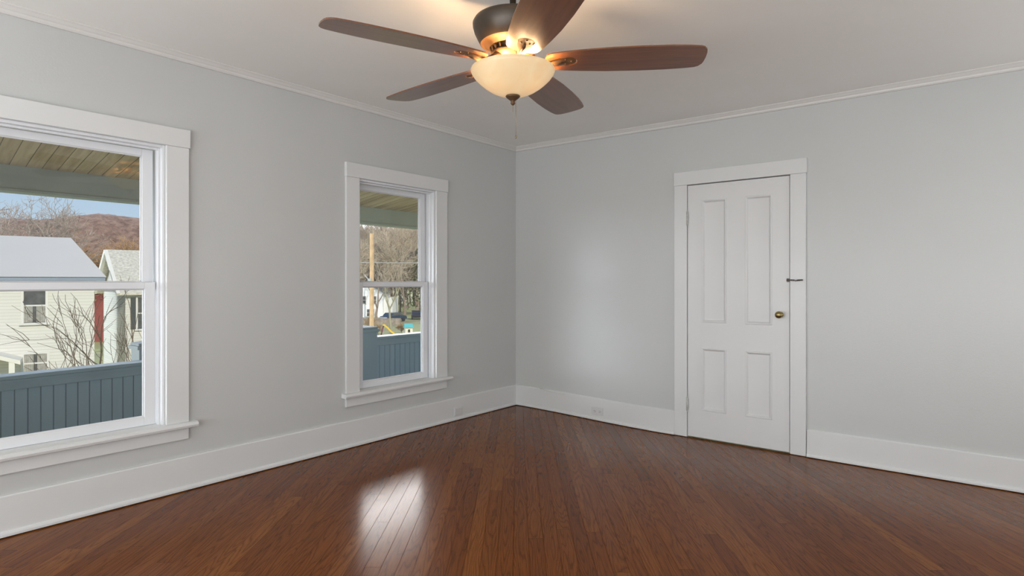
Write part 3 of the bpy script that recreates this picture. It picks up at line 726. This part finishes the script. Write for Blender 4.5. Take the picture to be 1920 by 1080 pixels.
# side porch roof at the lower left: curved white bargeboard
mb = MB()
for i in range(8):
    t0, t1 = i / 8, (i + 1) / 8
    z_ = lambda t: -1.05 - .95 * t ** 1.3 - GZ
    X0, X1 = -5.6 + 3.2 * t0, -5.6 + 3.2 * t1
    mb.add([(X0, -1.4, z_(t0)), (X1, -1.4, z_(t1)), (X1, -1.4, z_(t1) + .16), (X0, -1.4, z_(t0) + .16), (X0, 0, z_(t0)), (X1, 0, z_(t1)), (X1, 0, z_(t1) + .16), (X0, 0, z_(t0) + .16)],
           [(0, 1, 2, 3), (4, 7, 6, 5), (3, 2, 6, 7), (0, 4, 5, 1), (1, 5, 6, 2), (0, 3, 7, 4)])
mb.build('porch_roof', HOUSEW, h1)
for xx, hh in ((-2.75, 1.95), (-5.5, 2.6)):
    mb = MB(); mb.box(xx, xx + .18, -1.38, -1.2, 0, hh); mb.build('porch_post', HOUSEW, h1)

# shuttered house: gable end seen at a slant
ga = math.degrees(math.atan2(.70, .71))
h2 = empty('shuttered_house', G(-22.85, 34, GZ), RZ + R(ga)); tag(h2, 'pale-sided house with beige shingle roof and dark shutters right of the white house', 'house')
# local +x = along the ridge away; local -y = toward the viewer side slope
rz_ = 3.03 - GZ; ez = .62 - GZ; hw = 3.0; Ln = 11
mb = MB(); mb.box(.35, Ln, -hw + .35, hw - .35, 0, ez + .15)
mb.add([(.35, -hw + .35, ez), (.35, hw - .35, ez), (.35, 0, rz_ - .18), (Ln, -hw + .35, ez), (Ln, hw - .35, ez), (Ln, 0, rz_ - .18)], [(0, 1, 2), (3, 5, 4)])
mb.build('wall', CLAP, h2)
mb = MB()
for s_ in (-1, 1):
    mb.add([(0, 0, rz_), (Ln + .3, 0, rz_), (Ln + .3, s_ * hw, ez), (0, s_ * hw, ez), (0, 0, rz_ - .12), (Ln + .3, 0, rz_ - .12), (Ln + .3, s_ * hw, ez - .12), (0, s_ * hw, ez - .12)],
           [(0, 1, 2, 3), (4, 7, 6, 5), (0, 3, 7, 4), (1, 5, 6, 2), (3, 2, 6, 7)])
mb.build('roof', SHINGLE, h2)
mb = MB()
for s_ in (-1, 1): mb.tube([(-.04, 0, rz_ - .08), (-.04, s_ * hw, ez - .08)], .12, 4, smooth=False)
mb.build('bargeboard', HOUSEW, h2)
for xx in (.92, 2.6, 4.6): house_window(h2, xx, xx + .36, -1.35 - GZ, .35 - GZ, -hw + .35, curtain=False, shutters=True)
house_window(h2, 1.9, 2.7, -3.3 - GZ, -2.0 - GZ, -hw + .35, curtain=False)
# red building between
h3 = empty('red_building', G(-34.0, 50, GZ), RZ); tag(h3, 'dark red building with grey roof between the two houses', 'building')
mb = MB(); mb.box(-5, 2.3, 0, 5, 0, 3.1); mb.add([(-5, 0, 3.1), (2.3, 0, 3.1), (-5, 5, 3.1), (2.3, 5, 3.1), (1.2, 0, 4.1), (1.2, 5, 4.1), (-5, 0, 4.1), (-5, 5, 4.1)], [(0, 1, 4, 6), (2, 7, 5, 3)]); mb.build('wall', REDW, h3)
mb = MB(); mb.box(-5.2, 1.3, -.3, 5.3, 4.1, 4.3); mb.add([(1.2, -.3, 4.3), (1.2, 5.3, 4.3), (2.6, 5.3, 3.0), (2.6, -.3, 3.0), (1.2, -.3, 4.1), (1.2, 5.3, 4.1), (2.6, 5.3, 2.8), (2.6, -.3, 2.8)], [(0, 3, 2, 1), (4, 5, 6, 7), (0, 4, 7, 3), (1, 2, 6, 5), (3, 7, 6, 2)])
mb.build('roof', GREYROOF, h3)
# far white house past the pole
h4 = empty('far_house', G(-22.7, 84, GZ), RZ); h4.scale = (.84, .84, .86); tag(h4, 'small white house among the trees seen through the smaller window', 'house')
mb = MB(); mb.box(0, 5.6, 0, 6, 0, 4.1); mb.box(5.6, 7.0, 1, 6, 0, 3.2); mb.add([(0, 0, 4.1), (5.6, 0, 4.1), (2.8, 0, 5.6), (0, 6, 4.1), (5.6, 6, 4.1), (2.8, 6, 5.6)], [(0, 1, 2), (3, 5, 4)]); mb.build('wall', mat('bright_white_siding', (.85, .84, .82)), h4)
mb = MB()
for s_ in (-1, 1): mb.add([(2.8, -.3, 5.75), (2.8, 6.3, 5.75), (2.8 + s_ * 3.2, 6.3, 4.0), (2.8 + s_ * 3.2, -.3, 4.0), (2.8, -.3, 5.55), (2.8, 6.3, 5.55), (2.8 + s_ * 3.2, 6.3, 3.8), (2.8 + s_ * 3.2, -.3, 3.8)], [(0, 3, 2, 1), (4, 5, 6, 7), (0, 4, 7, 3), (1, 2, 6, 5), (3, 7, 6, 2)])
mb.build('roof', GREYROOF, h4)
house_window(h4, 3.6, 4.5, 2.2, 3.4, 0, curtain=False); house_window(h4, 2.0, 2.8, 2.2, 3.4, 0, curtain=False); house_window(h4, 3.0, 4.2, .2, 1.3, 0, curtain=False)

# ------------------------------------------------------------------ pole, wires, playground, cars, wall
po = empty('utility_pole', G(-4.72, 20.3, GZ)); tag(po, 'tall yellow-brown wooden utility pole outside the smaller window', 'utility pole')
mb = MB(); mb.tube([(0, 0, 0), (0, 0, 2), (0, 0, 6.65)], [.085, .08, .066], 14); mb.build('shaft', POLEW, po)
mb = MB(); mb.box(-.08, .08, -.11, -.05, 5.02, 5.14); mb.tube([(-.07, -.06, 5.08), (-.30, -.06, 5.25)], .018, 6); mb.build('bracket', WIRE, po)
def wire(a, b, sagz, label):
    pts = []
    for i in range(17): t = i / 16; p = a.lerp(b, t); p.z -= 4 * sagz * t * (1 - t); pts.append(p)
    m_ = MB(); m_.tube(pts, .018, 6); tag(m_.build('utility_wire', WIRE), label, 'wire')
wire(G(-14, 30, 2.3), G(6, 30.5, 2.25), .12, 'upper pale overhead wire crossing behind the wooden pole')
wire(G(-14, 36, 1.2), G(8, 36, 1.25), .10, 'lower pale overhead wire crossing just above the sash meeting rail')
sl = empty('slide', G(-11.55, 56, GZ), RZ); sl.scale = (.85, .85, .72); tag(sl, 'yellow plastic playground slide on the lawn', 'slide')
mb = MB()
pts = [(-.50, 1.28), (-.36, 1.26), (-.05, .95), (.30, .52), (.55, .28), (.72, .22)]
vs = []
for x, z in pts:
    vs += [(x, -.22, z + .16), (x, -.20, z), (x, .20, z), (x, .22, z + .16)]
mb.add(vs, [(i * 4 + j, i * 4 + j + 1, i * 4 + 5 + j, i * 4 + 4 + j) for i in range(5) for j in range(3)]); s0 = mb.build('slide_chute', YELLOW, sl, fix=False)
sm = s0.modifiers.new('solid', 'SOLIDIFY'); sm.thickness = .03
mb = MB()
for y in (-.2, .2): mb.tube([(-.45, y, 1.26), (-.72, y, 0)], .035, 8)
for i in range(5): mb.tube([(-.66 + .05 * i, -.2, .3 + .26 * i), (-.66 + .05 * i, .2, .3 + .26 * i)], .03, 8)
mb.build('ladder', REDP, sl)
mb = MB(); mb.tube([(.5, 0, .28), (.5, 0, 0)], .05, 8); mb.build('support_leg', REDP, sl)
ph = empty('playhouse', G(-9.62, 56, GZ), RZ + R(20)); ph.scale = (.82, .82, .78); tag(ph, 'child playhouse with teal roof and cream walls', 'playhouse')
mb = MB(); mb.box(-.42, -.12, -.4, -.34, 0, 1.0); mb.box(.12, .42, -.4, -.34, 0, 1.0); mb.box(-.12, .12, -.4, -.34, .75, 1.0)
mb.box(-.42, -.36, -.34, .4, 0, 1.0); mb.box(.36, .42, -.34, .4, 0, 1.0); mb.box(-.36, .36, .34, .4, 0, 1.0); mb.build('wall', CREAMP, ph)
mb = MB()
mb.add([(-.55, -.55, .95), (.55, -.55, .95), (.55, .55, .95), (-.55, .55, .95), (-.45, 0, 1.4), (.45, 0, 1.4)], [(0, 1, 5, 4), (2, 3, 4, 5), (1, 2, 5), (3, 0, 4), (0, 3, 2, 1)]); mb.build('roof', TEAL, ph)
def car(loc, rz, paint, label):
    o = empty('car', loc, rz); o.scale = (.82, .82, .82); tag(o, label, 'car')
    prof_ = [(-2.1, .35), (-2.15, .75), (-1.95, .88), (-1.45, .95), (-.95, 1.38), (.55, 1.42), (1.25, .98), (1.95, .85), (2.15, .65), (2.12, .35)]
    m_ = MB(); m_.prism([(x, z) for x, z in prof_], 'y', -.85, .85); m_.build('car_body', paint, o, bevel=.06)
    m_ = MB(); m_.prism([(-1.30, .98), (-.90, 1.33), (.50, 1.36), (1.08, 1.0)], 'y', -.862, .862); m_.build('car_window', WINDARK, o)
    for x in (-1.35, 1.35):
        for y in (-.80, .80):
            m_ = MB(); m_.lathe([(0, -.1), (.2, -.1), (.32, -.09), (.33, 0), (.32, .09), (.2, .1), (0, .1)], (x, y, .33), 20, axis='y'); m_.build('wheel', RUBBER, o)
car(G(-14.75, 75, GZ), RZ + R(58), CARB, 'dark blue parked car beyond the playground')
car(G(-12.6, 80, GZ), RZ + R(100), CARD, 'dark parked car partly seen at the right of the smaller window')
mb = MB(); mb.box(-9, 3.2, 0, .4, 0, .62); mb.box(-9.05, 3.25, -.04, .44, .62, .72)
o = mb.build('retaining_wall', STONE); o.location = G(-16.2, 70, GZ); o.rotation_euler = (0, 0, RZ); tag(o, 'low stone garden wall in front of the blue car', 'wall')
# shrub tangle around the playground
for i, (lat, dep, h_, lbl) in enumerate([(-12.9, 58, 1.3, 'brown leafless shrub left of the yellow slide'), (-10.6, 58, 1.2, 'brown leafless shrub between slide and playhouse'), (-14.3, 60, 2.0, 'brown leafless shrub behind the wooden pole')]):
    a, b = grow(60 + i, h_, levels=4, r0=.03, nb=(4, 6), spread=.8, trunk_frac=.15)
    o = a.build('shrub', BARKD, fix=False); o.location = G(lat, dep, GZ); tag(o, lbl, 'shrub'); b.build('twigs', LEAFT, o, fix=False)
